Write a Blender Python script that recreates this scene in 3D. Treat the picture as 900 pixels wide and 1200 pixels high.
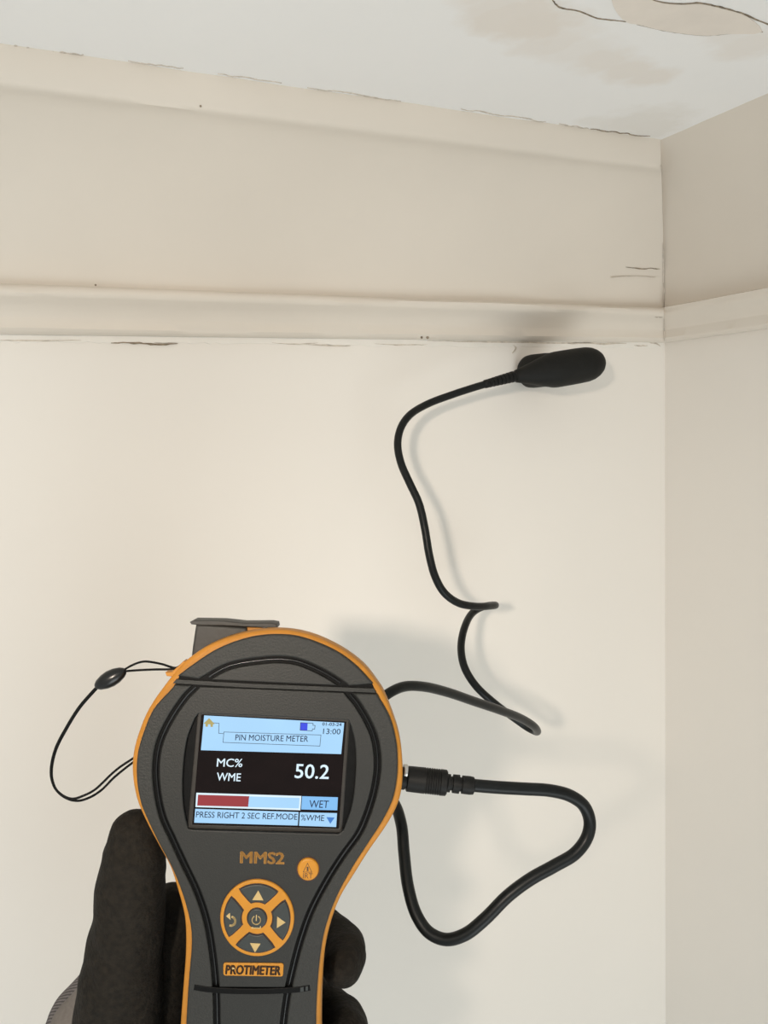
import bpy, bmesh, math, random
import numpy as np
from mathutils import Vector, Matrix, noise

random.seed(7)
scene = bpy.context.scene
for o in list(bpy.data.objects):
    bpy.data.objects.remove(o)
COL = scene.collection

# ------------------------------------------------------------------ camera
F_PX = 1000.0                                   # focal length in pixels of the 900x1200 frame
YAW, PITCH, ROLL = math.radians(25.4), math.radians(-5.84), math.radians(-2.0)
CAM = np.array([0.0, 0.0, 2.20])


def cam_rot():
    cy, sy = math.cos(YAW), math.sin(YAW)
    a = np.array([[cy, 0, -sy], [0, 1, 0], [sy, 0, cy]])
    cp, sp = math.cos(PITCH), math.sin(PITCH)
    b = np.array([[1, 0, 0], [0, cp, sp], [0, -sp, cp]])
    cr, sr = math.cos(ROLL), math.sin(ROLL)
    c = np.array([[cr, -sr, 0], [sr, cr, 0], [0, 0, 1]])
    return c @ b @ a


_R = cam_rot()
# rows: camera right / down / forward in world coordinates (X along the back wall, Y into it, Z up)
RIGHT = np.array([_R[0, 0], _R[0, 2], -_R[0, 1]])
DOWN = np.array([_R[1, 0], _R[1, 2], -_R[1, 1]])
FWD = np.array([_R[2, 0], _R[2, 2], -_R[2, 1]])


def ray(px, py):
    return RIGHT * ((px - 450) / F_PX) + DOWN * ((py - 600) / F_PX) + FWD


def at(px, py, depth):
    return CAM + ray(px, py) * depth


cd = bpy.data.cameras.new('camera')
cam = bpy.data.objects.new('camera', cd)
COL.objects.link(cam)
CAM_M = Matrix([[RIGHT[i], -DOWN[i], -FWD[i]] for i in range(3)])
cam.matrix_world = Matrix.Translation(Vector(CAM)) @ CAM_M.to_4x4()
cd.sensor_fit = 'VERTICAL'
cd.sensor_height = 36.0
cd.lens = 36.0 * F_PX / 1200.0
cd.clip_start = 0.01
scene.camera = cam

# ------------------------------------------------------------------ light and exposure
vs = scene.view_settings
vs.view_transform = 'Standard'
vs.look = 'None'
vs.gamma = 1.0
vs.use_curve_mapping = False
vs.exposure = 0.0

world = bpy.data.worlds.new('room_light')
scene.world = world
world.use_nodes = True
bg = world.node_tree.nodes['Background']
bg.inputs['Color'].default_value = (0.93, 1.0, 1.0, 1)
bg.inputs['Strength'].default_value = 0.535


def area(name, loc, target, w, h, power, color):
    ld = bpy.data.lights.new(name, 'AREA')
    ld.shape = 'RECTANGLE'
    ld.size, ld.size_y = w, h
    ld.energy = power
    ld.color = color
    lo = bpy.data.objects.new(name, ld)
    COL.objects.link(lo)
    lo.location = loc
    d = Vector(target) - Vector(loc)
    lo.rotation_euler = d.to_track_quat('-Z', 'Y').to_euler()
    return lo


# the room's window, behind and below the ladder-high camera, to the left
area('window_daylight', (.05, -1.65, .38), (0.05, 0.55, 2.2), 1.8, 1.4, 29, (0.93, 0.99, 1.0))
# the surveyor's work lamp, beside the camera
lamp = area('work_lamp', tuple(CAM - RIGHT * 0.16 - DOWN * 0.045 - FWD * 0.30), tuple(at(420, 770, 0.58)), 0.04, 0.04, 0.42,
     (1.0, 0.86, 0.72))
lamp.data.spread = math.radians(64)             # a reflector torch

# ------------------------------------------------------------------ helpers
def link(o, parent=None):
    COL.objects.link(o)
    if parent is not None:
        o.parent = parent
    return o


def tag(o, label=None, cat=None, kind=None):
    if label:
        o['label'] = label
    if cat:
        o['category'] = cat
    if kind:
        o['kind'] = kind
    return o


def mesh_obj(name, me, mat, parent=None, smooth=None):
    me.name = name
    me.materials.clear()
    me.materials.append(mat)
    if smooth is not None:
        for p in me.polygons:
            p.use_smooth = True
        me.set_sharp_from_angle(angle=math.radians(smooth))
    return link(bpy.data.objects.new(name, me), parent)


def pydata(name, verts, faces, mat, parent=None, smooth=None):
    me = bpy.data.meshes.new(name)
    me.from_pydata([tuple(map(float, v)) for v in verts], [], faces)
    me.update()
    bm = bmesh.new()
    bm.from_mesh(me)
    bmesh.ops.recalc_face_normals(bm, faces=bm.faces)
    bm.to_mesh(me)
    bm.free()
    return mesh_obj(name, me, mat, parent, smooth)


def to_mesh(tmp):
    """evaluate a temporary object (curve, text, modifiers) to a plain mesh and drop it"""
    COL.objects.link(tmp)
    dg = bpy.context.evaluated_depsgraph_get()
    dg.update()
    me = bpy.data.meshes.new_from_object(tmp.evaluated_get(dg))
    data = tmp.data
    bpy.data.objects.remove(tmp)
    if isinstance(data, bpy.types.Mesh):
        bpy.data.meshes.remove(data)
    else:
        bpy.data.curves.remove(data)
    return me


def spline_pts(pts, n=6, closed=False):
    """Catmull-Rom (centripetal-ish) through the points, any dimension"""
    P = [np.array(p, float) for p in pts]
    N = len(P)
    out = []
    seg = N if closed else N - 1
    for i in range(seg):
        p1, p2 = P[i], P[(i + 1) % N]
        p0 = P[(i - 1) % N] if closed or i > 0 else 2 * p1 - p2
        p3 = P[(i + 2) % N] if closed or i < N - 2 else 2 * p2 - p1
        l01 = max(np.linalg.norm(p1 - p0), 1e-9) ** .5
        l12 = max(np.linalg.norm(p2 - p1), 1e-9) ** .5
        l23 = max(np.linalg.norm(p3 - p2), 1e-9) ** .5
        m1 = (p2 - p1) + l12 * ((p1 - p0) / l01 - (p2 - p0) / (l01 + l12))
        m2 = (p2 - p1) + l12 * ((p3 - p2) / l23 - (p3 - p1) / (l12 + l23))
        for k in range(n):
            t = k / n
            a = 2 * t ** 3 - 3 * t ** 2 + 1
            b = t ** 3 - 2 * t ** 2 + t
            c = -2 * t ** 3 + 3 * t ** 2
            d = t ** 3 - t ** 2
            out.append(a * p1 + b * m1 + c * p2 + d * m2)
    if not closed:
        out.append(P[-1])
    return out


def offset_path(pts, d):
    """offset an open 2-D polyline to its left-hand side (image axes) by d"""
    P = [np.array(p, float)[:2] for p in pts]
    out = []
    for i, p in enumerate(P):
        a = P[max(i - 1, 0)]
        b = P[min(i + 1, len(P) - 1)]
        t = b - a
        t /= np.linalg.norm(t)
        out.append(p + d * np.array([t[1], -t[0]]))
    return out


def tube(name, pts, r, mat, parent, inv, res=5):
    """round tube through world points; radius r or list; stored in the parent's space"""
    cu = bpy.data.curves.new('tube', 'CURVE')
    cu.dimensions = '3D'
    cu.bevel_depth = 1.0
    cu.bevel_resolution = res
    cu.use_fill_caps = True
    cu.twist_mode = 'MINIMUM'
    sp = cu.splines.new('POLY')
    sp.points.add(len(pts) - 1)
    for i, p in enumerate(pts):
        q = inv @ Vector(p)
        sp.points[i].co = (*q, 1)
        sp.points[i].radius = r[i] if hasattr(r, '__len__') else r
    me = to_mesh(bpy.data.objects.new('tube', cu))
    return mesh_obj(name, me, mat, parent, 60)


def lathe(name, p0, p1, prof, mat, parent, inv, n=32, flat=1.0, up=None):
    """solid of revolution from world p0 to p1; prof = [(t 0..1, radius m)]"""
    p0, p1 = Vector(p0), Vector(p1)
    ax = (p1 - p0)
    L = ax.length
    ax.normalize()
    u = Vector(up) if up is not None else Vector(-FWD)
    u = (u - ax * u.dot(ax)).normalized()
    v = ax.cross(u)
    V, Fc = [], []
    for t, r in prof:
        c = p0 + ax * (t * L)
        for k in range(n):
            a = 2 * math.pi * k / n
            V.append(inv @ (c + u * (r * flat * math.cos(a)) + v * (r * math.sin(a))))
    m = len(prof)
    for i in range(m - 1):
        for k in range(n):
            Fc.append((i * n + k, i * n + (k + 1) % n, (i + 1) * n + (k + 1) % n, (i + 1) * n + k))
    Fc.append(tuple(range(n)))
    Fc.append(tuple((m - 1) * n + k for k in range(n)))
    return pydata(name, V, Fc, mat, parent, 40)


# ------------------------------------------------------------------ materials
def srgb(r, g, b):
    f = lambda c: (c / 255 / 12.92) if c <= 10 else ((c / 255 + .055) / 1.055) ** 2.4
    return (f(r), f(g), f(b), 1)


def material(name, color, rough=.6, metallic=0., vary=.06, scale=60., bump=0., bscale=None, detail=6,
             emit=None, coat=0., spec=.5, fine=None):
    m = bpy.data.materials.new(name)
    m.use_nodes = True
    nt = m.node_tree
    b = nt.nodes['Principled BSDF']
    b.inputs['Roughness'].default_value = rough
    b.inputs['Metallic'].default_value = metallic
    b.inputs['Coat Weight'].default_value = coat
    b.inputs['Specular IOR Level'].default_value = spec
    tc = nt.nodes.new('ShaderNodeTexCoord')
    nz = nt.nodes.new('ShaderNodeTexNoise')
    nz.inputs['Scale'].default_value = scale
    nz.inputs['Detail'].default_value = detail
    nt.links.new(tc.outputs['Object'], nz.inputs['Vector'])
    rp = nt.nodes.new('ShaderNodeValToRGB')
    rp.color_ramp.elements[0].position = .3
    rp.color_ramp.elements[1].position = .7
    rp.color_ramp.elements[0].color = (*[c * (1 - vary) for c in color[:3]], 1)
    rp.color_ramp.elements[1].color = (*[min(1, c * (1 + vary)) for c in color[:3]], 1)
    nt.links.new(nz.outputs['Fac'], rp.inputs['Fac'])
    out = rp.outputs['Color']
    if emit is not None:
        b.inputs['Base Color'].default_value = (.01, .01, .01, 1)
        nt.links.new(out, b.inputs['Emission Color'])
        b.inputs['Emission Strength'].default_value = emit
    else:
        nt.links.new(out, b.inputs['Base Color'])
    if bump:
        n2 = nt.nodes.new('ShaderNodeTexNoise')
        n2.inputs['Scale'].default_value = bscale or scale
        n2.inputs['Detail'].default_value = 4
        nt.links.new(tc.outputs['Object'], n2.inputs['Vector'])
        bp = nt.nodes.new('ShaderNodeBump')
        bp.inputs['Strength'].default_value = bump
        bp.inputs['Distance'].default_value = .001
        nt.links.new(n2.outputs['Fac'], bp.inputs['Height'])
        nt.links.new(bp.outputs['Normal'], b.inputs['Normal'])
    m['out'] = 0
    return m


M = {}
M['wall'] = material('wall_paint', (.81, .768, .712), .55, vary=.012, scale=5, bump=.25, bscale=55, spec=.3)
M['ceiling'] = material('ceiling_paint', (.875, .862, .85), .7, vary=.012, scale=6, bump=.35, bscale=40, spec=.2)
M['cornice'] = material('cornice_paint', (.695, .632, .555), .5, vary=.03, scale=7, bump=.3, bscale=45, spec=.35)
M['filler'] = material('white_filler', (.81, .78, .73), .6, vary=.03, scale=60, bump=.4, bscale=200, spec=.3)
M['crack'] = material('crack_dirt', (.26, .21, .155), .9, vary=.5, scale=300, spec=.1)
M['crack_soft'] = material('crack_grey', (.58, .52, .45), .9, vary=.2, scale=300, spec=.1)
M['patch'] = material('bare_plaster', (.785, .715, .645), .8, vary=.04, scale=45, bump=.4, bscale=120, spec=.2)
M['rubber'] = material('grey_rubber', (.022, .022, .0195), .55, vary=.07, scale=700, bump=.25, bscale=1300, spec=.4)
M['panel'] = material('grey_panel', (.0165, .0165, .0145), .5, vary=.06, scale=900, bump=.12, bscale=1500, spec=.4)
M['shell'] = material('dark_shell', (.040, .038, .034), .5, vary=.08, scale=500, bump=.1, spec=.4)
M['groove'] = material('black_groove', (.0035, .0035, .0035), .5, vary=.3, scale=400, spec=.12)
M['orange'] = material('orange_rubber', (.48, .200, .024), .5, vary=.07, scale=300, bump=.1, spec=.35)
M['orange_key'] = material('orange_key', (.51, .215, .016), .45, vary=.05, scale=300, spec=.4)
M['print_orange'] = material('orange_print', (.50, .25, .05), .55, vary=.06, scale=600)
M['print_tan'] = material('tan_print', (.50, .36, .15), .55, vary=.06, scale=600)
M['print_dark'] = material('brown_print', (.075, .035, .012), .5, vary=.2, scale=600)
M['key'] = material('grey_key', (.030, .035, .034), .45, vary=.06, scale=700, bump=.08, spec=.45)
M['key_edge'] = material('dark_red_edge', (.035, .012, .008), .5, vary=.2, scale=600)
M['cable'] = material('black_cable', (.005, .006, .006), .38, vary=.2, scale=250, bump=.05, spec=.26)
M['plug'] = material('black_plug', (.006, .006, .0055), .5, vary=.2, scale=300, bump=.08, spec=.25)
M['probe'] = material('probe_plastic', (.0095, .0095, .0085), .6, vary=.12, scale=300, bump=.15, bscale=900, spec=.2)
M['cord'] = material('strap_cord', (.004, .004, .004), .6, vary=.3, scale=900, spec=.15)
M['bead'] = material('bead_plastic', (.005, .005, .005), .28, vary=.2, scale=200, spec=.5)
M['steel'] = material('bright_steel', (.62, .60, .56), .3, metallic=1., vary=.05, scale=200)
M['lcd_black'] = material('screen_black', (.007, .004, .004), .2, vary=.2, scale=90, spec=.15)
M['lcd_bezel'] = material('screen_bezel', (.030, .026, .022), .4, vary=.15, scale=400, spec=.35)
M['lcd_blue'] = material('screen_light_blue', srgb(166, 213, 250), .3, vary=.03, scale=40, emit=1.0)
M['lcd_blue2'] = material('screen_mid_blue', srgb(128, 190, 244), .3, vary=.03, scale=40, emit=1.0)
M['lcd_white'] = material('screen_white', srgb(222, 242, 254), .3, vary=.02, scale=40, emit=1.0)
M['lcd_red'] = material('screen_red', srgb(150, 34, 44), .3, vary=.05, scale=60, emit=1.0)
M['lcd_navy'] = material('screen_navy', srgb(30, 36, 66), .3, vary=.1, scale=60, emit=1.0)
M['lcd_royal'] = material('screen_royal_blue', srgb(30, 60, 225), .3, vary=.05, scale=60, emit=1.0)
M['lcd_arrow'] = material('screen_arrow_blue', srgb(52, 120, 200), .3, vary=.05, scale=60, emit=1.0)
M['lcd_gold'] = material('screen_gold', srgb(176, 160, 92), .3, vary=.05, scale=60, emit=1.0)
M['glove'] = material('glove_coating', (.0125, .0098, .0066), .85, vary=.45, scale=420, bump=.7, bscale=650, spec=.25)
M['knit'] = material('glove_knit', (.20, .18, .178), .95, vary=.15, scale=500, bump=.4, bscale=800, spec=.1)


def add_ribs(m, axis_scale, strength):
    nt = m.node_tree
    b = nt.nodes['Principled BSDF']
    tc = [n for n in nt.nodes if n.type == 'TEX_COORD'][0]
    w = nt.nodes.new('ShaderNodeTexWave')
    w.inputs['Scale'].default_value = axis_scale
    w.inputs['Distortion'].default_value = 1.0
    w.bands_direction = 'DIAGONAL'
    nt.links.new(tc.outputs['Object'], w.inputs['Vector'])
    mx = nt.nodes.new('ShaderNodeMix')
    mx.data_type = 'RGBA'
    mx.blend_type = 'MULTIPLY'
    mx.inputs[0].default_value = strength
    src = b.inputs['Base Color'].links[0].from_socket
    nt.links.new(src, mx.inputs[6])
    nt.links.new(w.outputs['Color'], mx.inputs[7])
    nt.links.new(mx.outputs[2], b.inputs['Base Color'])


add_ribs(M['knit'], 300, .65)
M['cuff'] = material('glove_lining', (.185, .165, .15), .95, vary=.1, scale=500, bump=.3, bscale=900, spec=.1)


def add_stains(m, blobs, color, edge_noise=18.0):
    """water stains with their own shape: blobs = [(centre, radius, strength)] in object space"""
    nt = m.node_tree
    b = nt.nodes['Principled BSDF']
    tc = [n for n in nt.nodes if n.type == 'TEX_COORD'][0]
    nz = nt.nodes.new('ShaderNodeTexNoise')
    nz.inputs['Scale'].default_value = edge_noise
    nz.inputs['Detail'].default_value = 8
    nz.inputs['Roughness'].default_value = .65
    nt.links.new(tc.outputs['Object'], nz.inputs['Vector'])
    acc = None
    for c, r, s in blobs:
        d = nt.nodes.new('ShaderNodeVectorMath')
        d.operation = 'DISTANCE'
        d.inputs[1].default_value = tuple(c)
        nt.links.new(tc.outputs['Object'], d.inputs[0])
        # distance + noise wobble
        ad = nt.nodes.new('ShaderNodeMath')
        ad.operation = 'MULTIPLY_ADD'
        ad.inputs[1].default_value = r * 2.4
        nt.links.new(nz.outputs['Fac'], ad.inputs[0])
        nt.links.new(d.outputs['Value'], ad.inputs[2])
        mr = nt.nodes.new('ShaderNodeMapRange')
        mr.inputs['From Min'].default_value = r * 1.2 + r * .45
        mr.inputs['From Max'].default_value = r * 1.2 + r * 1.05
        mr.inputs['To Min'].default_value = s
        mr.inputs['To Max'].default_value = 0
        nt.links.new(ad.outputs[0], mr.inputs['Value'])
        if acc is None:
            acc = mr.outputs['Result']
        else:
            mxn = nt.nodes.new('ShaderNodeMath')
            mxn.operation = 'MAXIMUM'
            nt.links.new(acc, mxn.inputs[0])
            nt.links.new(mr.outputs['Result'], mxn.inputs[1])
            acc = mxn.outputs[0]
    mx = nt.nodes.new('ShaderNodeMix')
    mx.data_type = 'RGBA'
    src = b.inputs['Base Color'].links[0].from_socket
    nt.links.new(acc, mx.inputs[0])
    nt.links.new(src, mx.inputs[6])
    mx.inputs[7].default_value = (*color, 1)
    nt.links.new(mx.outputs[2], b.inputs['Base Color'])


# ------------------------------------------------------------------ room shell
CORNER = at(779, 399.5, 0.70)                  # foot of the cornice in the corner of the two walls
XC, YC, Z0 = CORNER                            # right wall plane, back wall plane, cornice foot height


def on_back(px, py, d=0.0):
    r = ray(px, py)
    return CAM + r * ((YC - d - CAM[1]) / r[1])


def on_right(px, py, d=0.0):
    r = ray(px, py)
    return CAM + r * ((XC - d - CAM[0]) / r[0])


def hz(py, d, px=400):
    return on_back(px, py, d)[2] - Z0


# cornice profile: (distance from wall, height over the cornice foot)
D_TOP = 0.078
zb = hz(395.3, 0.010)
z_liplow = hz(360.0, 0.020)
z_liptop = hz(346.5, 0.024)
z_fil = hz(151.0, D_TOP - .004)
z_ceil = hz(109.0, D_TOP)
ZCEIL = Z0 + z_ceil


def on_ceiling(px, py, drop=0.0):
    r = ray(px, py)
    return CAM + r * ((ZCEIL - drop - CAM[2]) / r[2])


X_LEFT, Y_FRONT = -1.6, -1.5
profile = [(-.002, zb), (.010, zb), (.0125, zb + .0025), (.0118, zb + .008), (.0125, (zb + z_liplow) * .5),
           (.0165, z_liplow - .0015), (.0225, z_liplow), (.0245, z_liplow + .002), (.0245, z_liptop - .002),
           (.0225, z_liptop), (.0165, z_liptop + .0012)]
a0, a1 = (.0150, z_liptop + .003), (D_TOP - .010, z_fil)
for k in range(1, 14):                         # the concave cove
    th = k / 14 * math.pi / 2
    u, w = 1 - math.cos(th), math.sin(th)
    lin = k / 14
    profile.append((a0[0] + (a1[0] - a0[0]) * (.5 * u + .5 * lin), a0[1] + (a1[1] - a0[1]) * (.5 * w + .5 * lin)))
profile += [(D_TOP - .009, z_fil), (D_TOP - .005, z_fil + .0002), (D_TOP - .003, z_fil + .0025),
            (D_TOP, z_ceil + .0006), (D_TOP, z_ceil + .01), (-.002, z_ceil + .01)]


profile_right = list(profile)
b1 = (D_TOP, z_ceil + .0006)
for k in range(1, 17):
    th = k / 17 * math.pi / 2
    profile_right[10 + k] = (a0[0] + (b1[0] - a0[0]) * (.5 * (1 - math.cos(th)) + .5 * k / 17), a0[1] + (b1[1] - a0[1]) * (.5 * math.sin(th) + .5 * k / 17))
profile_right[7] = (.0215, z_liplow + .0035)
profile_right[6] = (.0195, z_liplow)
profile_right[8] = (.0215, z_liptop - .003)


def trim(name, back, label):
    profile = globals()['profile'] if back else profile_right
    """the profile swept along one wall with a mitred end in the corner"""
    L = 2.0
    n = 140
    V, Fc = [], []
    m = len(profile)
    for i in range(n + 1):
        s = (i / n) ** 1.6                     # finer near the corner
        for j, (d, z) in enumerate(profile):
            dd, zz = d, z
            if 0 < j < m - 2 and d > 0:
                q = Vector((s * L * 9, j * .35, 3.1 if back else 8.2))
                w = noise.noise(q) * .0007 + noise.noise(q * 4.3) * .0003
                if j == m - 3:
                    w = 0
                    zz += 0
                    dd += noise.noise(Vector((s * L * 40, 1.7, 0))) * .0011 + noise.noise(Vector((s * L * 9, 5, 0))) * .0016
                dd += w
                zz += w * .6 if j < m - 3 else 0
            if not back:
                zz = zz
            if back:
                V.append((XC - dd - s * (L - D_TOP), YC - dd, Z0 + zz))
            else:
                V.append((XC - dd, YC - dd - s * (L - D_TOP), Z0 + zz))
    for i in range(n):
        for j in range(m):
            k = (j + 1) % m
            Fc.append((i * m + j, i * m + k, (i + 1) * m + k, (i + 1) * m + j))
    Fc.append(tuple(range(m)))
    Fc.append(tuple(n * m + j for j in range(m)))
    o = pydata(name, V, Fc, M['cornice'], None, 50)
    return tag(o, label, None, 'structure')


def slab(name, lo, hi, mat, label):
    (x0, y0, z0), (x1, y1, z1) = lo, hi
    V = [(x, y, z) for z in (z0, z1) for y in (y0, y1) for x in (x0, x1)]
    Fc = [(0, 1, 3, 2), (4, 5, 7, 6), (0, 1, 5, 4), (2, 3, 7, 6), (0, 2, 6, 4), (1, 3, 7, 5)]
    o = pydata(name, V, Fc, mat)
    return tag(o, label, None, 'structure')


wall_back = slab('wall_back', (XC - 2.0, YC, 0), (XC + .1, YC + .1, ZCEIL + .1), M['wall'],
                 'cream painted plaster wall behind the probe and the meter')
wall_right = slab('wall_right', (XC, YC - 2.0, 0), (XC + .1, YC, ZCEIL + .1), M['wall'],
                  'cream painted plaster wall to the right of the corner')
ceiling = slab('ceiling', (XC - 2.0, YC - 2.0, ZCEIL), (XC, YC, ZCEIL + .1), M['ceiling'],
               'off-white ceiling with stains and long cracks')
trim_back = trim('trim_1', True, 'cream plaster cornice along the back wall')
trim_right = trim('trim_2', False, 'cream plaster cornice along the right wall')

# water stains on the ceiling (object space = world space)
st = []
for px, py, r, s in [(560, -8, .018, .55), (585, 5, .020, .6), (612, 18, .026, .75), (632, 30, .026, .8),
                     (650, 45, .026, .5), (680, 60, .024, .35), (705, 72, .022, .55), (735, 82, .020, .6),
                     (762, 90, .017, .6), (880, 52, .022, .5), (848, 44, .015, .4)]:
    st.append((on_ceiling(px, py), r, s))
add_stains(M['ceiling'], st, (.78, .715, .65))
st2 = []
for px, py, r, s in [(745, 143, .030, .6), (765, 150, .028, .65), (720, 146, .018, .5), (690, 143, .014, .4)]:
    st2.append((on_ceiling(px, py), r, s))
add_stains(M['ceiling'], st2, (.77, .735, .685), 26)


def ribbon(name, pts, width, mat, parent, normal, taper=True, jag=.35, n=5, lift=.0004, thick=.0004):
    """a thin ragged strip lying on a surface: hairline crack or paint edge, with a little thickness"""
    P = [Vector(p) for p in spline_pts(pts, n)]
    N = Vector(normal).normalized()
    V, Fc = [], []
    m = len(P)
    for i, p in enumerate(P):
        t = (P[min(i + 1, m - 1)] - P[max(i - 1, 0)]).normalized()
        sd = N.cross(t)
        w = width * (1 + random.uniform(-jag, jag))
        if taper:
            e = min(i, m - 1 - i) / (m - 1) * 2
            w *= .25 + .75 * min(1, e * 2.2)
        p = p + sd * random.uniform(-jag, jag) * width * .8
        for a, h in ((-.5, lift - thick), (-.5, lift), (.5, lift), (.5, lift - thick)):
            V.append(p + sd * (a * w) + N * h)
    for i in range(m - 1):
        for k in range(4):
            a, b = i * 4 + k, i * 4 + (k + 1) % 4
            Fc.append((a, b, b + 4, a + 4))
    Fc += [(0, 1, 2, 3), tuple((m - 1) * 4 + k for k in range(4))]
    return pydata(name, V, Fc, mat, parent)


NB, NR, NCL = (0, -1, 0), (-1, 0, 0), (0, 0, -1)
# long ceiling cracks and the lifted plaster between them
ck = lambda L, w, m, nm='crack': ribbon(nm, [on_ceiling(*p) for p in L], w, M[m], ceiling, NCL)
ck([(640, -22), (648, 0), (656, 8), (680, 13), (700, 21), (716, 23), (734, 25)], .00055, 'crack')
ck([(746, 28), (772, 34), (796, 38), (828, 41), (852, 39), (894, 37)], .0006, 'crack')
ck([(745, -12), (768, 0), (796, 4), (820, 3), (836, 6), (852, 10), (876, 18), (900, 28), (935, 40)], .0008, 'crack')
patch_px = [(722, -25), (716, -8), (722, 12), (735, 25), (748, 27.5), (772, 33.5), (796, 37.5), (828, 40.5), (852, 38.5),
            (893, 36), (876, 18.5), (852, 10.5), (836, 6.5), (820, 3.5), (796, 4.5), (768, .5), (750, -10), (738, -25)]
pp = [on_ceiling(*p) for p in spline_pts(patch_px, 3, True)]
np_ = len(pp)
pydata('plaster_patch', [(*p[:2], ZCEIL - .0006) for p in pp] + [(*p[:2], ZCEIL + .0004) for p in pp],
       [tuple(range(np_)), tuple(range(2 * np_ - 1, np_ - 1, -1))] +
       [(i, (i + 1) % np_, np_ + (i + 1) % np_, np_ + i) for i in range(np_)], M['patch'], ceiling)
# cracked joint between ceiling and cornice
ceil_line = lambda x: np.interp(x, [0, 250, 450, 560, 700, 780], [52, 86, 116, 131, 153, 163])
for xa, xb, w, mt in [(8, 34, .0007, 'crack_soft'), (62, 98, .0007, 'crack_soft'), (150, 215, .0006, 'crack_soft'),
                      (255, 330, .0005, 'crack_soft'), (360, 470, .0007, 'crack_soft'), (540, 640, .0007, 'crack_soft'),
                      (655, 690, .0009, 'crack_soft'), (692, 762, .0008, 'crack')]:
    xs = np.linspace(xa, xb, 11)
    ribbon('joint_crack', [on_ceiling(x, ceil_line(x) - .8 + random.uniform(-.9, .9)) for x in xs], w, M[mt], ceiling, NCL)

# filler bead under the cornice foot and the cracks in it
xs = np.linspace(-30, 776, 40)
bead_line = lambda x: np.interp(x, [0, 300, 500, 776], [391, 394.3, 397.3, 399.5])
ribbon('filler_bead', [on_back(x, bead_line(x) + 4.4) for x in xs], .0050, M['filler'], wall_back, NB, False, .14, 3,
       .0011, .0016)
for L, w, m in [([(0, 399), (40, 399.6), (95, 399)], .0006, 'crack_soft'),
                ([(130, 402), (163, 402.4), (185, 404), (208, 403)], .0010, 'crack'),
                ([(318, 402), (350, 403.5), (372, 402)], .0006, 'crack_soft'),
                ([(360, 404), (385, 405), (410, 405.4)], .0007, 'crack_soft'),
                ([(438, 403), (470, 404.5), (500, 404)], .0006, 'crack_soft'),
                ([(500, 399.2), (560, 401), (610, 401.5), (660, 402), (690, 402)], .0009, 'crack_soft'),
                ([(664, 402.5), (690, 402.7), (733, 402.8)], .0013, 'crack_soft'),
                ([(742, 405), (750, 405.5), (758, 405.3)], .0009, 'crack_soft'),
                ([(760, 402), (768, 403), (773, 406)], .0009, 'crack_soft'),
                ([(600, 404), (604, 408), (600, 414)], .0004, 'crack_soft')]:
    ribbon('wall_crack', [on_back(*p) for p in L], w, M[m], wall_back, NB, lift=.0013, thick=.0014)
# cracks on the cornice itself
def on_trim(px, py, d):
    return on_back(px, py, d)


def cove_d(py, px=740):
    """distance of the cornice surface from the wall where a pixel row meets it"""
    best = None
    for i in range(1, len(profile) - 3):
        (d0, z0), (d1, z1) = profile[i], profile[i + 1]
        for k in range(12):
            d = d0 + (d1 - d0) * k / 12
            z = z0 + (z1 - z0) * k / 12
            e = abs(on_back(px, py, d)[2] - Z0 - z)
            if best is None or e < best[0]:
                best = (e, d)
    return best[1]


for L, w, m in [([(733, 313), (752, 315), (764, 314.5), (773, 315.5)], .0007, 'crack'),
                ([(716, 325), (745, 323.5), (768, 325)], .0004, 'crack_soft'),
                ([(758, 369), (768, 371), (776, 372)], .0010, 'crack')]:
    d = cove_d(L[1][1])
    ribbon('cornice_crack', [on_back(p[0], p[1], d + .0002) for p in L], w, M[m], trim_back, (0, -1, -.2), lift=.0006, thick=.0012)
# fine joint crack in the mitre of the corner
mit = []
for (d, z) in profile[1:-3]:
    mit.append((XC - d - .0006, YC - d - .0006, Z0 + z))
ribbon('mitre_crack', mit[9:16], .0009, M['crack_soft'], trim_back, (-1, -1, 0), n=3, lift=.0004, thick=.0009)
ribbon('mitre_crack', mit[0:5], .0009, M['crack_soft'], trim_back, (-1, -1, 0), n=3, lift=.0004, thick=.0009)
ribbon('mitre_crack', mit[-3:], .0008, M['crack_soft'], trim_back, (-1, -1, 0), n=3, lift=.0004, thick=.0009)
# little pits in the paint
for px, py, d, r, par in [(235, 124.5, D_TOP - .003, .0006, trim_back), (141, 78, D_TOP - .001, .0004, trim_back),
                          (112, 334, .0225, .0006, trim_back), (501, 395.5, .011, .0011, trim_back), (494, 395.5, .011, .0009, trim_back)]:
    c = on_back(px, py, d)
    lathe('paint_pit', c, c + np.array([0, -.0004, 0]), [(0, r), (.6, r), (1, r * .6)], M['crack'], par, Matrix(), 9, up=(0, 0, 1))
c = on_right(784.5, 381.5, .013)
lathe('paint_pit', c, c + np.array([-.0006, 0, 0]), [(0, .0011), (.6, .0011), (1, .0006)], M['crack'], trim_right, Matrix(), 9, up=(0, 0, 1))

# ------------------------------------------------------------------ the moisture meter
MD = 0.31                                       # distance of its front face from the lens
S = MD / F_PX                                   # metres per photo pixel on that face
OX, OY = 300.0, 1080.0
meter = bpy.data.objects.new('moisture_meter', None)
COL.objects.link(meter)
meter.matrix_world = Matrix.Translation(Vector(at(OX, OY, MD))) @ CAM_M.to_4x4()
meter.empty_display_size = .02
tag(meter, 'grey and orange handheld moisture meter with lit screen, held in a gloved hand', 'moisture meter')
M_INV = meter.matrix_world.inverted()


def loc(p):
    return ((p[0] - OX) * S, -(p[1] - OY) * S)


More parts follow.
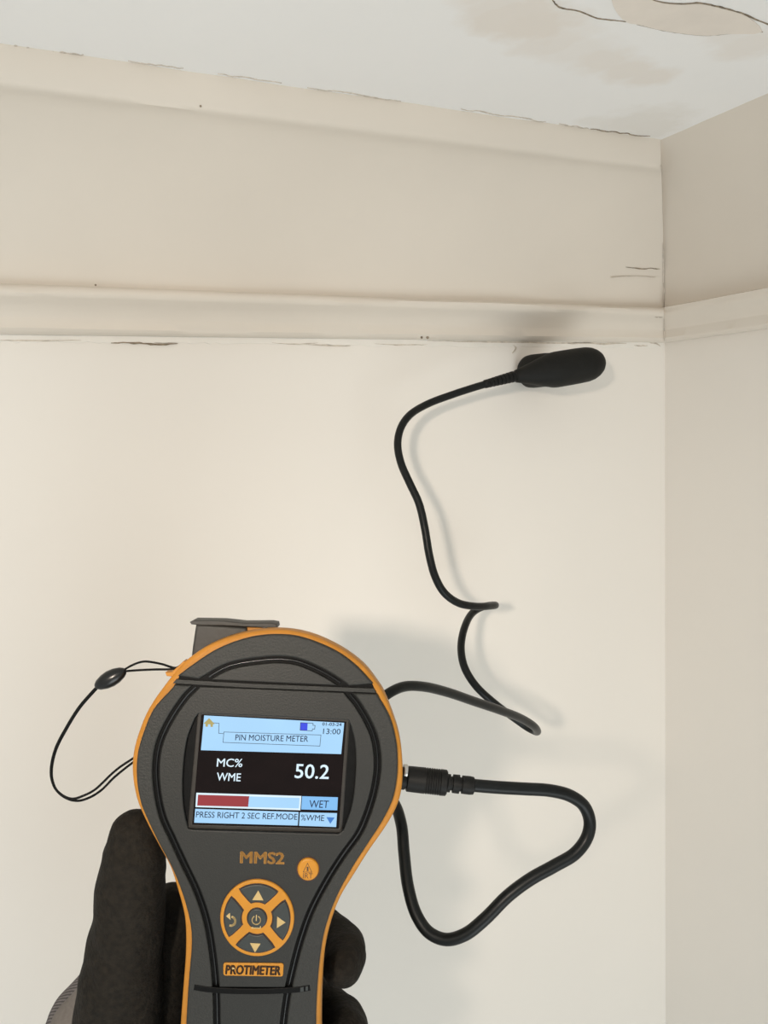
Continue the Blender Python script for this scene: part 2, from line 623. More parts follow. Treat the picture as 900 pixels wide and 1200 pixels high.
def plate(name, loops, z0, z1, bevel, mat, parent=meter, seen=0.0, smooth=40):
    """flat solid with rounded edges from pixel outlines (first = outside, others = holes); z in photo pixels"""
    cu = bpy.data.curves.new('plate', 'CURVE')
    cu.dimensions = '2D'
    cu.fill_mode = 'BOTH'
    b = min(bevel, (z1 - z0) / 2 * .98) * S
    cu.extrude = max((z1 - z0) / 2 * S - b, 1e-6)
    cu.bevel_depth = b
    cu.bevel_resolution = 2
    cu.offset = -b
    for lp in loops:
        sp = cu.splines.new('POLY')
        sp.points.add(len(lp) - 1)
        for i, p in enumerate(lp):
            kk = 1 - seen * S / MD             # traced outline carried out to the depth where it is seen
            x, y = loc((450 + (p[0] - 450) * kk, 600 + (p[1] - 600) * kk))
            sp.points[i].co = (x, y, 0, 1)
        sp.use_cyclic_u = True
    me = to_mesh(bpy.data.objects.new('plate', cu))
    me.transform(Matrix.Translation((0, 0, (z0 + z1) / 2 * S)))
    return mesh_obj(name, me, mat, parent, smooth)


# --- outlines in photo pixels
OUT_R = [(325, 737.5), (362, 743), (400, 760), (426.7, 780), (442.5, 800), (449, 810), (460, 836.7), (468, 863), (471.7, 893),
         (471, 920), (466.5, 940), (455, 963), (431, 998), (416, 1022), (398, 1052), (386, 1086), (380, 1118), (377, 1156),
         (376, 1200), (377, 1260), (378, 1330), (372, 1390), (350, 1415)]
OUT_L = [(300, 1420), (238, 1415), (214, 1390), (208, 1330), (209, 1260), (212, 1200), (214.6, 1162), (218, 1116), (218, 1086),
         (216, 1068), (208, 1038), (200, 1014), (185.5, 987), (171.5, 960), (161, 935), (156, 905), (157, 882), (163, 858.6),
         (174.7, 830.6), (195.7, 800), (216, 776), (245, 756), (285, 742)]
outline = spline_pts(OUT_R + OUT_L, 4, True)
GREY_R = [(440, 809), (442, 814), (456.5, 840), (464.5, 870), (466, 893), (465, 913), (460, 937), (448, 962), (428, 993), (412, 1018),
          (394, 1052), (380.5, 1090), (374.5, 1126), (371, 1168), (370, 1200), (371, 1260), (371, 1330), (366, 1384)]
GREY_L = [(206, 800), (202, 806), (180, 831), (168, 858.6), (161.5, 882), (160, 910), (165, 941), (173, 961), (186, 988), (201, 1016),
          (211, 1040), (219, 1065), (223.5, 1086), (224.5, 1106), (221, 1150), (218, 1200), (216, 1260), (216, 1330), (222, 1384)]
GREY_T = [(208, 792), (225, 779.5), (250, 763), (275, 752), (300, 745.5), (324, 743.5), (350, 746), (390, 761), (415, 778), (437, 801)]
GR_T = [(233, 800), (240, 796), (268, 781), (308, 774), (330, 773), (350, 776), (380, 789), (402, 803), (408, 808)]
GR_R = [(404, 806), (408, 812), (420, 827), (438, 862), (442.5, 894), (438.5, 926), (429, 957), (420, 977), (402, 1002), (384, 1030),
        (364, 1068), (351.5, 1103), (343.5, 1133), (337.5, 1160), (331.8, 1200), (327, 1260), (324, 1330), (324, 1392)]
GR_L = [(232, 802), (226, 808), (218, 816), (200, 842), (187, 870), (182.5, 898), (184, 926), (190.5, 957), (203, 985), (215, 1011),
        (231, 1045), (242, 1078), (248.5, 1113), (252, 1144), (253.5, 1170), (254, 1200), (255, 1260), (257, 1330), (258, 1392)]
g = lambda L, n=5: spline_pts(L, n)
GW = 4.0
gR, gL, gT = g(GR_R), g(GR_L), g(GR_T)
gR_out, gR_in = offset_path(gR, GW), offset_path(gR, -GW)
gL_in, gL_out = offset_path(gL, GW), offset_path(gL, -GW)
gT_out, gT_in = offset_path(gT, GW), offset_path(gT, -GW)
if gT_out[20][1] > gT_in[20][1]:
    gT_out, gT_in = gT_in, gT_out
mid = len(gR) // 2
if gR_out[mid][0] < gR_in[mid][0]:
    gR_out, gR_in = gR_in, gR_out
if gL_out[mid][0] > gL_in[mid][0]:
    gL_out, gL_in = gL_in, gL_out
seam = lambda x: np.interp(x, [196, 292, 442], [794.5, 800, 806])


def shrink(loop, d):
    out = []
    n = len(loop)
    for i in range(n):
        t = np.array(loop[(i + 1) % n], float) - np.array(loop[i - 1], float)
        t /= np.linalg.norm(t)
        out.append(np.array(loop[i]) + d * np.array([-t[1], t[0]]))
    return out


plate('back_shell', [shrink(outline, 25)], -126, -24, 30, M['shell'])
plate('orange_bumper', [outline], -34, -5.5, 5, M['orange'], seen=-11)
base_loop = g(GREY_T) + g(GREY_R) + [(344, 1408), (300, 1411), (244, 1408)] + g(GREY_L)[::-1]
recess = g([(220.4, 971.2), (216.5, 956), (214, 936), (214, 906), (219, 866), (228, 842)], 4) + \
    g([(232, 836.6), (300, 838.8), (408, 844)], 3) + \
    g([(411, 850), (415.5, 868), (417, 897), (412.5, 943), (403, 972)], 4) + g([(397, 977.5), (300, 974.8), (226, 972.5)], 3)
plate('groove_bed', [shrink(base_loop, 1.2), recess], -12, -4.0, .5, M['groove'])
plate('recess_floor', [recess], -9, -5.1, .2, M['groove'])

# raised rubber and panels with the black grooves left open between them
seam_strip = [(x, seam(x) + 1.2) for x in (206, 244, 292, 350, 400, 438)] + [(x, seam(x) + 6.4) for x in (441, 400, 350, 292, 240, 202)]
plate('seam_strip', [seam_strip], -8, -1.2, .6, M['panel'])


def clip(L, fn):
    """the stretch of a path where fn >= 0, with exact end points"""
    out = []
    for a, b in zip(L, L[1:]):
        fa, fb = fn(a), fn(b)
        if fa >= 0:
            out.append(a)
        if (fa >= 0) != (fb >= 0):
            out.append(a + (b - a) * (fa / (fa - fb)))
    if fn(L[-1]) >= 0:
        out.append(L[-1])
    return out


low = lambda L, dy: clip(L, lambda p: p[1] - seam(p[0]) - dy)
top_outer = g(GREY_T) + clip(gT_out[::-1], lambda p: seam(p[0]) - 1.0 - p[1])
plate('top_band', [top_outer], -8, .6, 2.0, M['rubber'])
ti = clip(gT_in, lambda p: seam(p[0]) - 1.0 - p[1])
plate('top_panel', [ti], -8, .2, 1.2, M['panel'])
band_r = low(g(GREY_R), 7.2) + low(gR_out, 7.2)[::-1]
plate('grip_band', [band_r], -8, .6, 2.0, M['rubber'])
band_l = low(g(GREY_L), 7.2) + low(gL_out, 7.2)[::-1]
plate('grip_band', [band_l], -8, .6, 2.0, M['rubber'])
slot_c = [(227.5, 1156.5), (240, 1158.6), (262, 1160.6), (300, 1161.4), (330, 1160.6), (350, 1159.2), (363.5, 1157.2)]
sl_y = lambda x: np.interp(x, [p[0] for p in slot_c], [p[1] for p in slot_c])
in_l = clip(clip(gL_in, lambda p: p[1] - seam(p[0]) - 7.2), lambda p: sl_y(p[0]) - 3 - p[1])
in_r = clip(clip(gR_in, lambda p: p[1] - seam(p[0]) - 7.2), lambda p: sl_y(p[0]) - 3 - p[1])
front = plate('front_panel', [in_l + in_r[::-1], recess], -9, 0, 1.3, M['panel'])
lo_l = clip(gL_in, lambda p: p[1] - sl_y(p[0]) - 3)
lo_r = clip(gR_in, lambda p: p[1] - sl_y(p[0]) - 3)
plate('handle_panel', [lo_l + lo_r[::-1]], -8, .2, 1.3, M['panel'])
sc = g(slot_c, 4)
slot = offset_path(sc, 3.5) + offset_path(sc, -3.5)[::-1]
plate('battery_latch', [slot], -7, 1.2, 1.0, M['groove'])
plate('latch_tip', [[(352, 1156.6), (356, 1155.8), (356, 1161), (352, 1161.6)]], .8, 1.7, .3, M['key'])
plate('latch_tip', [[(358.2, 1155.6), (361, 1155), (361, 1159.8), (358.2, 1160.4)]], .8, 1.7, .3, M['key'])

for gp in (gT, gR, gL):
    gb = [p for p in gp if p[1] < seam(p[0]) - 1.5 or p[1] > seam(p[0]) + 8]
    tube('groove_bead', [meter.matrix_world @ Vector((*loc(p), -3.4 * S)) for p in gb], 1.5 * S, M['bead'], meter, M_INV, 2)
# --- display
c5 = lambda x, y: (200 + x / 3.913, 820 + y / 3.913)
display = plate('display', [[(231, 835.5), (410, 843), (400.5, 978.5), (218.5, 972.5)]], -9, -4.8, .4, M['lcd_bezel'])
plate('screen_glass', [[(235.5, 836.5), (405.5, 845.2), (396.8, 973.6), (224, 969.2)]], -7, -4.4, .4, M['lcd_black'], display)
# frame round the glass
fr_o = [(231.5, 834.8), (409, 843.6), (400, 977), (219.5, 971.8)]
fr_i = [(235.2, 838.2), (405.4, 846.7), (396.8, 972.4), (224.4, 967.8)]
plate('screen_frame', [fr_o, fr_i], -9, -3.6, .6, M['lcd_bezel'], display)
ZS = -4.4


def quad(name, pts, mat, z=ZS + .12, conv=c5, parent=None, h=.12):
    P = [conv(*p) for p in pts]
    V = [(*loc(p), (z + dz) * S) for dz in (0, -h) for p in P]
    n = len(P)
    return pydata(name, V, [tuple(range(n)), tuple(range(2 * n - 1, n - 1, -1))] +
                  [(i, (i + 1) % n, n + (i + 1) % n, n + i) for i in range(n)], M[mat], parent or display)


def text(name, body, x0, x1, base0, base1, height, mat, z=ZS + .3, conv=c5, parent=None, bold=0., shear=.09, depth=.06):
    """lettering fitted between two pixel columns on a sloping baseline, cap height in crop pixels"""
    cu = bpy.data.curves.new('text', 'FONT')
    cu.body = body
    cu.size = 1.0
    cu.resolution_u = 3
    cu.fill_mode = 'FRONT'
    me = to_mesh(bpy.data.objects.new('text', cu))
    xs = [v.co.x for v in me.vertices]
    xa, xb = min(xs), max(xs)
    cap = .729 * .98 if False else .69
    for v in me.vertices:
        u = (v.co.x - xa) / (xb - xa)
        yy = v.co.y / cap * height
        cx = x0 + (x1 - x0) * u + yy * shear
        cy = base0 + (base1 - base0) * u - yy
        X, Y = loc(conv(cx, cy))
        v.co = (X, Y, z * S)
    bm = bmesh.new()
    bm.from_mesh(me)
    if bold > .001:                            # heavier strokes: the same letters laid over themselves, slightly shifted
        src = bm.faces[:]
        w = bold * height / cap
        px1 = abs(loc(conv(1, 0))[0] - loc(conv(0, 0))[0])
        for dx, dy in ((-1, 0), (1, 0), (0, .7), (0, -.7), (.7, .5), (-.7, -.5), (.7, -.5), (-.7, .5)):
            d = bmesh.ops.duplicate(bm, geom=src)
            for v in [e for e in d['geom'] if isinstance(e, bmesh.types.BMVert)]:
                v.co.x += dx * w * px1
                v.co.y += dy * w * px1
    r = bmesh.ops.extrude_face_region(bm, geom=bm.faces[:])
    for v in [e for e in r['geom'] if isinstance(e, bmesh.types.BMVert)]:
        v.co.z += depth * S
    bmesh.ops.recalc_face_normals(bm, faces=bm.faces)
    bm.to_mesh(me)
    bm.free()
    return mesh_obj(name, me, M[mat], parent or display)


def line(pts, w, mat, z=ZS + .3, conv=c5, name='screen_line', parent=None, closed=False, h=.1):
    P = [np.array(p, float) for p in pts]
    V, Fc = [], []
    segs = list(zip(P, P[1:] + P[:1])) if closed else list(zip(P, P[1:]))
    for a, b in segs:
        t = (b - a) / max(np.linalg.norm(b - a), 1e-6)
        nrm = np.array([-t[1], t[0]]) * w / 2
        e = t * w / 2
        i = len(V)
        for q in (a - e + nrm, b + e + nrm, b + e - nrm, a - e - nrm):
            V.append((*loc(conv(*q)), z * S))
        for q in (a - e + nrm, b + e + nrm, b + e - nrm, a - e - nrm):
            V.append((*loc(conv(*q)), (z - h) * S))
        Fc += [(i, i + 1, i + 2, i + 3), (i + 4, i + 7, i + 6, i + 5)] + [(i + k, i + (k + 1) % 4, i + 4 + (k + 1) % 4, i + 4 + k) for k in range(4)]
    return pydata(name, V, Fc, M[mat], parent or display)


quad('screen_header', [(150, 76), (795, 110), (781, 254), (135, 236)], 'lcd_blue')
quad('progress_bar_frame', [(114, 432), (598, 447), (593, 513), (110, 498)], 'lcd_white')
quad('progress_bar_empty', [(357, 449), (590, 456), (586, 504), (352, 498)], 'lcd_blue', ZS + .25)
quad('progress_bar', [(122, 441), (358, 448), (353, 497), (118, 491)], 'lcd_red', ZS + .25)
quad('status_box', [(601, 448), (766, 453), (763, 513), (597, 509)], 'lcd_blue2')
quad('hint_box', [(109, 506), (585, 521), (581, 583), (104, 570)], 'lcd_blue')
quad('unit_box', [(591, 522), (762, 526), (758, 590), (587, 584)], 'lcd_blue')
text('screen_text', 'PIN MOISTURE METER', 293, 628, 190, 197, 27, 'lcd_navy', bold=.004)
text('screen_text', 'MC%', 208, 325, 311, 313, 37, 'lcd_white', bold=.010)
text('screen_text', 'WME', 207, 317, 375, 379, 36, 'lcd_white', bold=.010)
text('screen_text', '50.2', 567, 722, 363, 368, 64, 'lcd_white', bold=.012)
text('screen_text', 'WET', 633, 722, 500, 502, 34, 'lcd_navy', bold=.002)
text('screen_text', 'PRESS RIGHT 2 SEC REF.MODE', 112, 578, 545, 556, 27, 'lcd_navy', bold=.004)
text('screen_text', '%WME', 595, 702, 559, 562, 27, 'lcd_navy', bold=.002)
text('screen_text', '13:00', 697, 777, 161, 163, 25, 'lcd_navy', bold=.002)
text('screen_text', '01-03-24', 694, 782, 122, 125, 14, 'lcd_navy', bold=.02)
line([(241, 152), (688, 166), (683, 217), (237, 200)], 2.2, 'lcd_navy', closed=True)
line([(192, 110), (219, 112), (217, 158), (240, 160)], 2.2, 'lcd_navy')
quad('home_icon', [(173, 88), (199, 116), (191, 116.5), (190, 129), (179, 128.5), (179, 117), (168, 116.5), (167, 128), (156, 127.5), (156, 114.5), (147, 114)], 'lcd_gold', ZS + .3)
quad('battery_icon', [(594, 109), (627, 110), (625, 145), (592, 143)], 'lcd_royal', ZS + .3)
line([(594, 109), (652, 112), (651, 121), (661, 122), (659, 139), (649, 138), (648, 147), (592, 144)], 2.4, 'lcd_navy', z=ZS + .34, closed=True)
quad('down_arrow_icon', [(713, 544), (751, 546), (731, 575)], 'lcd_arrow', ZS + .3)

# --- lettering and keys
c6 = lambda x, y: (200 + x / 3.913, 970 + y / 3.913)
c7 = lambda x, y: (215 + x / 5.294, 1020 + y / 5.294)
idn = lambda x, y: (x, y)
text('model_lettering', 'MMS2', 320, 519, 160, 166, 51, 'print_orange', .15, c6, meter, bold=.035, shear=.04)
# laser key
ring = [(361 + 14.2 * math.cos(a), 1018.2 + 14.8 * math.sin(a)) for a in np.linspace(0, 2 * math.pi, 40, endpoint=False)]
irk = plate('laser_key_surround', [ring], -3, .35, .3, M['key_edge'])
ring = [(361.2 + 12.6 * math.cos(a), 1018 + 13.3 * math.sin(a)) for a in np.linspace(0, 2 * math.pi, 40, endpoint=False)]
irb = plate('laser_key', [ring], -3, 3, 2.2, M['orange_key'])
line([(629, 158), (609, 198), (648, 199)], 2.6, 'print_dark', 3.1, c6, 'laser_icon', irb, True)
line([(629, 178), (629, 190)], 8, 'print_dark', 3.1, c6, 'laser_icon', irb)
text('laser_key_lettering', 'IRT', 608, 652, 226, 228, 24, 'print_dark', 3.1, c6, irb, bold=-.012, shear=.03)
# direction pad
cx0, cy0 = 301.6, 1074.8
TILT = math.radians(3.5)


def pad_pt(r, ang):
    a = ang + TILT
    return (cx0 + r * math.cos(a) * .972, cy0 + r * math.sin(a) * 1.01)


full = np.linspace(0, 2 * math.pi, 64, endpoint=False)
plate('pad_edge', [[pad_pt(45.2, a) for a in full]], -3, .3, .3, M['key_edge'])
pad = plate('key_pad', [[pad_pt(44.6, a) for a in full]], -3, 2.4, 1.6, M['orange_key'])


def sector(a_mid, r0, r1, gap):
    """key between two radii whose sides run parallel to the diagonal spokes"""
    pts = []
    def lim(r):
        return math.pi / 4 - math.asin(min(1, gap / r))
    for t in np.linspace(-1, 1, 15):
        pts.append((r1, a_mid + t * lim(r1)))
    for t in np.linspace(1, -1, 9):
        pts.append((r0, a_mid + t * lim(r0)))
    return [np.array(pad_pt(r, a)) for r, a in pts]


def soften(poly, it=2):
    P = [np.array(p) for p in poly]
    for _ in range(it):
        Q = []
        for i in range(len(P)):
            a, b = P[i], P[(i + 1) % len(P)]
            Q += [a * .75 + b * .25, a * .25 + b * .75]
        P = Q
    return P


keys = []
for k in range(4):
    a = -math.pi / 2 + k * math.pi / 2
    plate('key_gap', [soften(sector(a, 18.2, 40.4, 5.0), 1)], 1.0, 2.75, .3, M['key_edge'], pad)
    keys.append(plate('direction_key', [soften(sector(a, 19.4, 39.4, 6.2), 2)], 1.0, 4.0, 1.3, M['key'], pad))
plate('key_gap', [[pad_pt(12.4, a) for a in full]], 1.0, 2.75, .3, M['key_edge'], pad)
kc = plate('power_key', [[pad_pt(11.5, a) for a in full]], 1.0, 4.2, 1.6, M['key'], pad)
ZK = 4.15
quad('up_symbol', [(467, 115), (499, 176), (430, 174)], 'print_tan', ZK, c7, pad)
quad('right_symbol', [(584, 276), (636, 313), (582, 347)], 'print_tan', ZK, c7, pad)
quad('down_symbol', [(416, 440), (482, 443), (447, 498)], 'print_tan', ZK, c7, pad)
arc = [(300 + 24 * math.cos(a), 305 + 27 * math.sin(a)) for a in np.linspace(-1.25, 1.75, 14)]
line(arc, 13, 'print_tan', ZK, c7, 'back_symbol', pad)
quad('back_symbol', [(268, 274), (292, 253), (296, 297)], 'print_tan', ZK, c7, pad)
arc = [(455 + 26 * math.cos(a), 298 + 26 * math.sin(a)) for a in np.linspace(-1.0, -1.0 + 5.15, 22)]
line(arc, 6, 'print_tan', ZK + .2, c7, 'power_symbol', kc)
line([(456, 268), (455, 300)], 6, 'print_tan', ZK + .2, c7, 'power_symbol', kc)
line([(430, 346), (480, 348), (481, 338)], 6, 'print_tan', ZK + .2, c7, 'enter_symbol', kc)
quad('enter_symbol', [(421, 345), (434, 337), (433, 354)], 'print_tan', ZK + .22, c7, kc)
# maker's badge
bl = []
for (x, y), a in zip([(262, 584), (608, 588), (605, 642), (262, 636)], (math.pi, 1.5 * math.pi, 0, .5 * math.pi)):
    for t in np.linspace(0, math.pi / 2, 5):
        bl.append(c7(x + 14 * math.cos(a + t), y + 14 * math.sin(a + t)))
badge = plate('badge', [bl], -3, 1.4, .8, M['orange_key'])
text('badge_lettering', 'PROTIMETER', 263, 600, 638, 644, 54, 'print_dark', 1.45, c7, badge, bold=.045, shear=.1, depth=.3)
quad('badge_glint', [(303, 598), (318, 599), (317, 609), (302, 608)], 'print_tan', 1.8, c7, badge)

# --- sensor port on top of the meter, orange tab, socket
port = plate('sensor_port', [g([(229.8, 731.5), (226, 757), (222, 792)], 3) + [(300, 792), (289, 735)]], -62, -38, 3, M['shell'], seen=-40)
plate('sensor_port_rim', [[(223, 728.6), (227, 726.4), (262, 727.0), (286, 729.6), (318, 729.4), (324.5, 730.6), (325.3, 735.2),
                           (312, 735.4), (290, 734.2), (262, 732.8), (236, 732.4), (225, 731.2)]], -64, -36, 1.2, M['shell'], port, seen=-40)
plate('orange_insert', [[(288, 735), (307, 735.4), (307, 750), (288, 750)]], -60, -42, .6, M['orange'], port, seen=-44)
plate('strap_lug', [[(194.5, 787.4), (202, 787), (216, 774), (222, 776), (210, 790), (203, 792.4), (196, 791.6)]], -24, -8, 1.2, M['orange'], seen=-12)

# ------------------------------------------------------------------ wrist strap
def empty(name, p, label, cat):
    o = bpy.data.objects.new(name, None)
    COL.objects.link(o)
    o.location = tuple(p)
    o.empty_display_size = .02
    bpy.context.view_layer.update()
    return tag(o, label, cat)


strap = empty('wrist_strap', at(129, 795.7, .322), 'thin black cord wrist strap with oval bead looped from the meter', 'wrist strap')
SI = Matrix.Translation(-Vector(at(129, 795.7, .322)))


def path(pts, n=6):
    return [at(*p) for p in spline_pts(pts, n)]


tube('cord', path([(143, 786.5, .322), (152, 781, .3225), (161, 777, .323), (170, 775.2, .323), (188.7, 778, .3225), (206, 782.6, .322), (213, 779, .322)]), .00042, M['cord'], strap, SI, 3)
tube('cord', path([(143, 787, .322), (156, 785.8, .3215), (179, 784.6, .321), (205, 783.6, .321), (214, 780, .3215)]), .00042, M['cord'], strap, SI, 3)
tube('cord', path([(211, 782.5, .3195), (216.5, 776.5, .3195), (218, 778, .3215), (212, 784, .3215)]), .0005, M['cord'], strap, SI, 3)
b0 = [(115, 803, .322), (93, 828, .323), (76.7, 854, .324), (65, 877, .3245), (60, 898, .325), (60.3, 912, .325), (65.5, 925, .325), (76.7, 934, .325)]
tube('cord', path(b0 + [(86, 936, .325), (100, 931.5, .3255), (111.7, 925, .326), (130, 907.7, .327), (139.7, 899.5, .328), (157, 888, .330), (180, 872, .333)]), .00046, M['cord'], strap, SI, 3)
b1 = [(p[0] + .9, p[1] + 1.2, p[2] + .0006) for p in b0]
tube('cord', path(b1 + [(91, 938.4, .3255), (104.7, 934.7, .326), (118.7, 926, .3265), (132.7, 912, .327), (144, 902.5, .328), (157, 892.5, .330), (180, 876, .333)]), .00046, M['cord'], strap, SI, 3)
bd0, bd1 = at(112, 804.8, .322), at(147, 785.6, .322)
lathe('bead', bd0, bd1, [(0, .0008), (.03, .0013), (.12, .0021), (.3, .0029), (.5, .0032), (.7, .0029), (.88, .0021), (.97, .0013), (1, .0008)],
      M['bead'], strap, SI, 24)

# ------------------------------------------------------------------ pin probe with its cable
pin_foot = on_back(616, 436)
probe = empty('pin_probe', pin_foot, 'black pin probe pressed to the wall under the cornice, with long curling cable', 'moisture probe')
PI_ = Matrix.Translation(-Vector(pin_foot))
h0, h1 = at(603.5, 441.2, .584), at(707.2, 423.8, .607)
k = .596 / 1000
handle = lathe('handle', h0, h1, [(0, 6 * k), (.01, 7.2 * k), (.10, 10 * k), (.20, 13.4 * k), (.30, 17 * k), (.40, 20.2 * k), (.45, 20.8 * k),
                                  (.55, 20.9 * k), (.70, 20.8 * k), (.80, 20.4 * k), (.86, 19 * k), (.91, 16.4 * k), (.95, 13 * k), (.98, 8.6 * k), (.995, 4 * k), (1, 1 * k)],
               M['probe'], probe, PI_, 40)
# pin head between the handle and the wall
pf = Vector(pin_foot)
hd = lathe('pin_head', pf + Vector((.004, -.046, 0)), pf + Vector((0, -.003, 0)), [(0, .0100), (.25, .0112), (.55, .0122), (.85, .0124), (.95, .0120), (1, .0108)],
           M['probe'], probe, PI_, 32, up=(0, 0, 1))
for sx in (-1, 1):
    lathe('pin', pf + Vector((sx * .006, -.006, 0)), pf + Vector((sx * .006, .004, 0)), [(0, .0009), (.6, .0009), (1, .0002)], M['steel'], probe, PI_, 12, up=(0, 0, 1))
# strain relief, ribbed
prof = [(0, 3.8 * k), (.02, 4.6 * k)]
for i in range(8):
    t = .05 + i * .115
    r = (4.9 + i * .22) * k
    prof += [(t, r), (t + .07, r), (t + .08, r * .88), (t + .105, r * .88)]
prof += [(.98, 6.2 * k), (1, 6.0 * k)]
lathe('strain_relief', at(567, 450.6, .5765), at(604.6, 440.6, .5845), prof, M['plug'], probe, PI_, 24)

cable_pts = [(572, 449.3, .5775), (556, 454, .575), (530, 462.5, .571), (500, 474, .565), (480, 486.5, .556), (469.5, 502, .55),
             (466, 521, .546), (470, 543, .542), (480, 566, .538), (491, 590, .535), (498, 620, .532), (503, 650, .531),
             (510, 676, .532), (521, 695, .535), (537, 706.5, .541), (556, 710.5, .549), (572, 710.3, .560), (580.5, 709.2, .573),
             (577, 709, .586), (565, 711.5, .588), (553, 719, .580), (544.5, 735, .566), (540.3, 758, .553), (544, 781, .544), (557, 803, .541),
             (578, 823, .543), (602, 841, .548), (621, 854, .548), (629.5, 857.3, .540), (627, 852.5, .526), (612, 842.5, .506),
             (588, 833, .482), (556, 822, .458), (522, 810.5, .436), (495, 804.5, .420), (474, 804.5, .410), (458, 811, .403), (440, 825, .400),
             (415, 850, .402), (402, 880, .404), (412, 905, .400), (440, 922, .388), (461, 940, .374), (470, 965, .364), (473.5, 1000, .357),
             (478, 1038, .350), (488, 1072, .344), (503, 1093, .340), (523, 1101, .337), (545, 1095, .335), (568, 1077, .334), (595, 1050, .334),
             (622, 1030, .335), (650, 1014.5, .336), (674, 1000, .337), (688, 981, .338), (691, 962, .338), (684, 944, .337), (668, 932.5, .335),
             (645, 926.5, .333), (615, 924.5, .331), (585, 922.8, .3295), (562, 921, .3285), (548, 919.6, .328)]
tube('cable', path(cable_pts, 7), .00248, M['cable'], probe, PI_, 6)
# jack plug: barrel with fine rings, notched relief
j0, j1 = at(476.5, 912.4, .328), at(556, 921.0, .3285)
j = .328 / 1000
prof = [(0, 13 * j), (.012, 14.6 * j), (.25, 14.9 * j)]
for i in range(7):
    t = .27 + i * .034
    prof += [(t, 15.0 * j), (t + .006, 14.1 * j), (t + .014, 14.1 * j), (t + .020, 15.0 * j)]
prof += [(.53, 15.0 * j), (.578, 14.8 * j), (.592, 13.4 * j), (.595, 10.4 * j), (.64, 10.4 * j), (.645, 8 * j), (.675, 8 * j), (.68, 10.6 * j), (.775, 10.8 * j),
         (.78, 8 * j), (.81, 8 * j), (.815, 10.4 * j), (.93, 10.6 * j), (.985, 10.0 * j), (1, 7.5 * j)]
lathe('plug', j0, j1, prof, M['plug'], probe, PI_, 36)
# socket collar on the meter
for nm, pa, pb, r, mt in [('socket_collar', (463, 911, .3265), (474.5, 912.2, .328), 13.0, 'plug'), ('plug_sleeve', (472.4, 903.6, .3262), (477, 904.2, .3264), 8.2, 'steel')]:
    lathe(nm, at(*pa), at(*pb), [(0, r * j * .96), (.1, r * j), (.9, r * j), (1, r * j * .9)], M[mt], meter, M_INV, 28)

# ------------------------------------------------------------------ gloved hand
person = empty('person', at(290, 1500, .34), 'left hand in a black coated work glove gripping the meter from behind', 'person')
HI = Matrix.Translation(-Vector(at(290, 1500, .34)))


def hp(px, py, z):
    """photo pixel at z photo-pixels in front of (+) or behind (-) the meter face"""
    return at(px, py, MD - z * S)


def capsule(bm, p0, r0, p1, r1, n=18, m=7):
    """tapered limb segment with round ends"""
    p0, p1 = Vector(p0), Vector(p1)
    ax = p1 - p0
    L = ax.length
    ax.normalize()
    u = ax.orthogonal().normalized()
    v = ax.cross(u)
    rings = []
    for i in range(m + 1):
        a = math.pi / 2 * (1 - i / m)
        rings.append((p0 - ax * (r0 * math.sin(a)), r0 * math.cos(a)))
    for i in range(m + 1):
        a = math.pi / 2 * i / m
        rings.append((p1 + ax * (r1 * math.sin(a)), r1 * math.cos(a)))
    vv = []
    for c, r in rings:
        r = max(r, 1e-5)
        vv.append([bm.verts.new(HI @ (c + u * (r * math.cos(2 * math.pi * k / n)) + v * (r * math.sin(2 * math.pi * k / n)))) for k in range(n)])
    for a, b in zip(vv, vv[1:]):
        for k in range(n):
            bm.faces.new((a[k], a[(k + 1) % n], b[(k + 1) % n], b[k]))
    bm.faces.new(vv[0][::-1])
    bm.faces.new(vv[-1])


def limb(bm, chain):
    """chain = [(px, py, z, radius px)] ; radii are photo pixels at that depth"""
    for a, b in zip(chain, chain[1:]):
        q = lambda c: c[3] * (MD - c[2] * S) / F_PX
        capsule(bm, hp(*a[:3]), q(a), hp(*b[:3]), q(b))


bm = bmesh.new()
# thumb along the left flank of the meter
limb(bm, [(157, 976, -52, 28), (158.5, 1006, -55, 37), (154, 1040, -60, 40), (151, 1075, -66, 41), (143, 1130, -74, 45), (137, 1200, -88, 53), (150, 1290, -118, 62), (190, 1390, -150, 68)])
# palm behind the grip
for x, top in ((209, 1072), (250, 1072), (300, 1085), (345, 1110)):
    limb(bm, [(x, top, -178, 36), (x - 4, 1230, -186, 44), (x - 12, 1380, -180, 46)])
limb(bm, [(150, 1290, -120, 58), (230, 1260, -176, 48)])
limb(bm, [(206, 1064, -150, 30), (180, 1180, -140, 40)])
# fingers wrapping round the right edge: index, middle, ring, little
for dy, s, ext in ((0, 1.0, 0), (91, 1.03, 3), (178, .98, -2), (258, .86, -14)):
    limb(bm, [(300, 1100 + dy, -186, 34 * s), (372 + ext, 1092 + dy, -176, 31 * s), (402 + ext, 1108 + dy, -140, 26.5 * s), (405 + ext, 1119 + dy, -108, 25.5 * s), (401 + ext, 1132 + dy, -84, 24.5 * s)])
# heel of the hand and wrist
limb(bm, [(190, 1390, -150, 68), (232, 1520, -150, 70), (236, 1640, -140, 66), (238, 1760, -120, 66)])
limb(bm, [(330, 1380, -176, 48), (285, 1520, -160, 62), (266, 1640, -144, 60), (262, 1760, -122, 62)])
me = bpy.data.meshes.new('glove')
bm.to_mesh(me)
bm.free()
tmp = bpy.data.objects.new('glove', me)
md = tmp.modifiers.new('remesh', 'REMESH')
md.mode = 'VOXEL'
md.voxel_size = .0013
sm = tmp.modifiers.new('smooth', 'SMOOTH')
sm.factor = .5
sm.iterations = 9
gm = to_mesh(tmp)
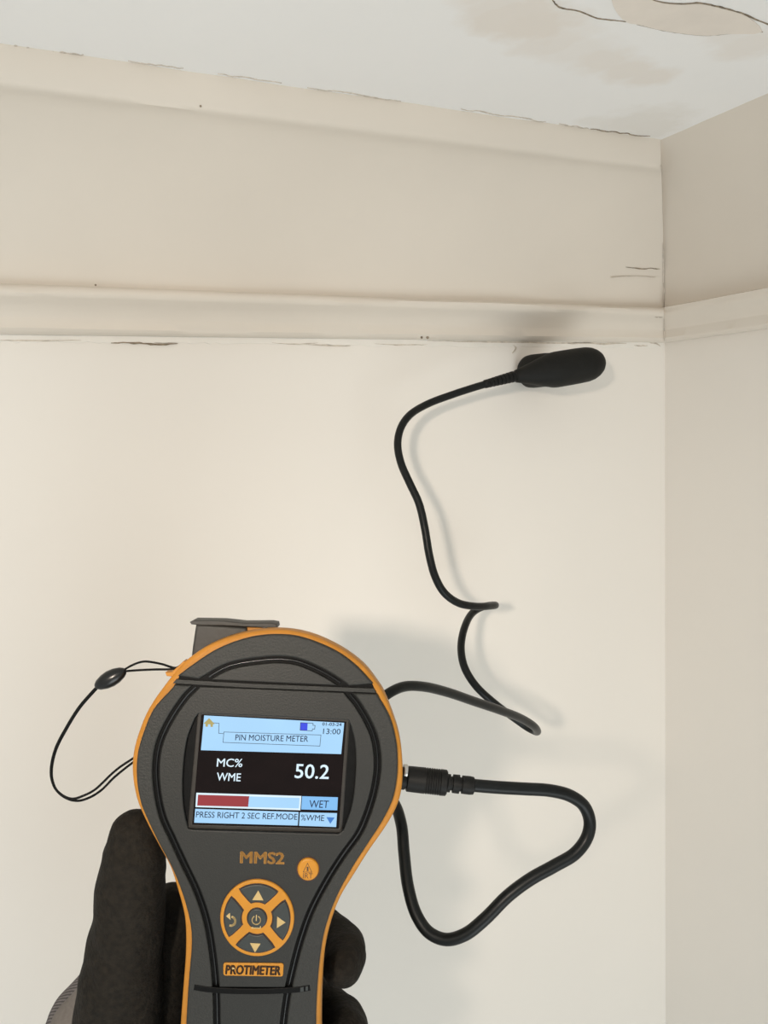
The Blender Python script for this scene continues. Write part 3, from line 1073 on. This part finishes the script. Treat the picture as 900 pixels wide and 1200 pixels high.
# soft folds in the cloth
gm.update()
nv = len(gm.vertices)
co, nm = np.empty(nv * 3, np.float32), np.empty(nv * 3, np.float32)
gm.vertices.foreach_get('co', co)
gm.vertex_normals.foreach_get('vector', nm)
co, nm = co.reshape(-1, 3), nm.reshape(-1, 3)
wv = np.array([noise.noise(Vector(c) * 60) * .0011 + noise.noise(Vector(c) * 160) * .0005 for c in co])
gm.vertices.foreach_set('co', (co + nm * wv[:, None]).astype(np.float32).ravel())
gm.update()
mesh_obj('glove', gm, M['glove'], person, 180)

# grey knitted back of the glove showing left of the thumb
bm = bmesh.new()
limb(bm, [(143, 1140, -150, 36), (106, 1200, -165, 50), (92, 1270, -180, 62), (125, 1380, -195, 74), (200, 1520, -190, 86), (245, 1640, -170, 88)])
limb(bm, [(150, 1132, -150, 34), (210, 1180, -205, 40), (230, 1400, -210, 60), (255, 1600, -190, 78)])
me = bpy.data.meshes.new('knit')
bm.to_mesh(me)
bm.free()
tmp = bpy.data.objects.new('knit', me)
md = tmp.modifiers.new('remesh', 'REMESH')
md.mode = 'VOXEL'
md.voxel_size = .0018
sm = tmp.modifiers.new('smooth', 'SMOOTH')
sm.iterations = 8
kb = mesh_obj('knitted_back', to_mesh(tmp), M['knit'], person, 180)
kb.data.materials[0] = M['knit']
tag(kb, 'grey ribbed knit back of the glove')
# smooth folded lining between knit and thumb
bm = bmesh.new()
limb(bm, [(117, 1166, -112, 28), (101, 1208, -112, 43), (112, 1300, -125, 56), (160, 1400, -140, 70)])
me = bpy.data.meshes.new('lining')
bm.to_mesh(me)
bm.free()
tmp = bpy.data.objects.new('lining', me)
md = tmp.modifiers.new('remesh', 'REMESH')
md.mode = 'VOXEL'
md.voxel_size = .0018
sm = tmp.modifiers.new('smooth', 'SMOOTH')
sm.iterations = 6
tag(mesh_obj('glove_lining', to_mesh(tmp), M['cuff'], person, 180), 'smooth grey fold of the glove beside the thumb')
# cuff and sleeve below the frame
tube('sleeve', [hp(*p) for p in spline_pts([(250, 1740, -124), (248, 1830, -100), (246, 1990, -60), (244, 2200, 0)], 6)],
     [.031 + .0012 * math.sin(i * 1.9) + i * .0006 for i in range(19)], M['knit'], person, HI, 6)
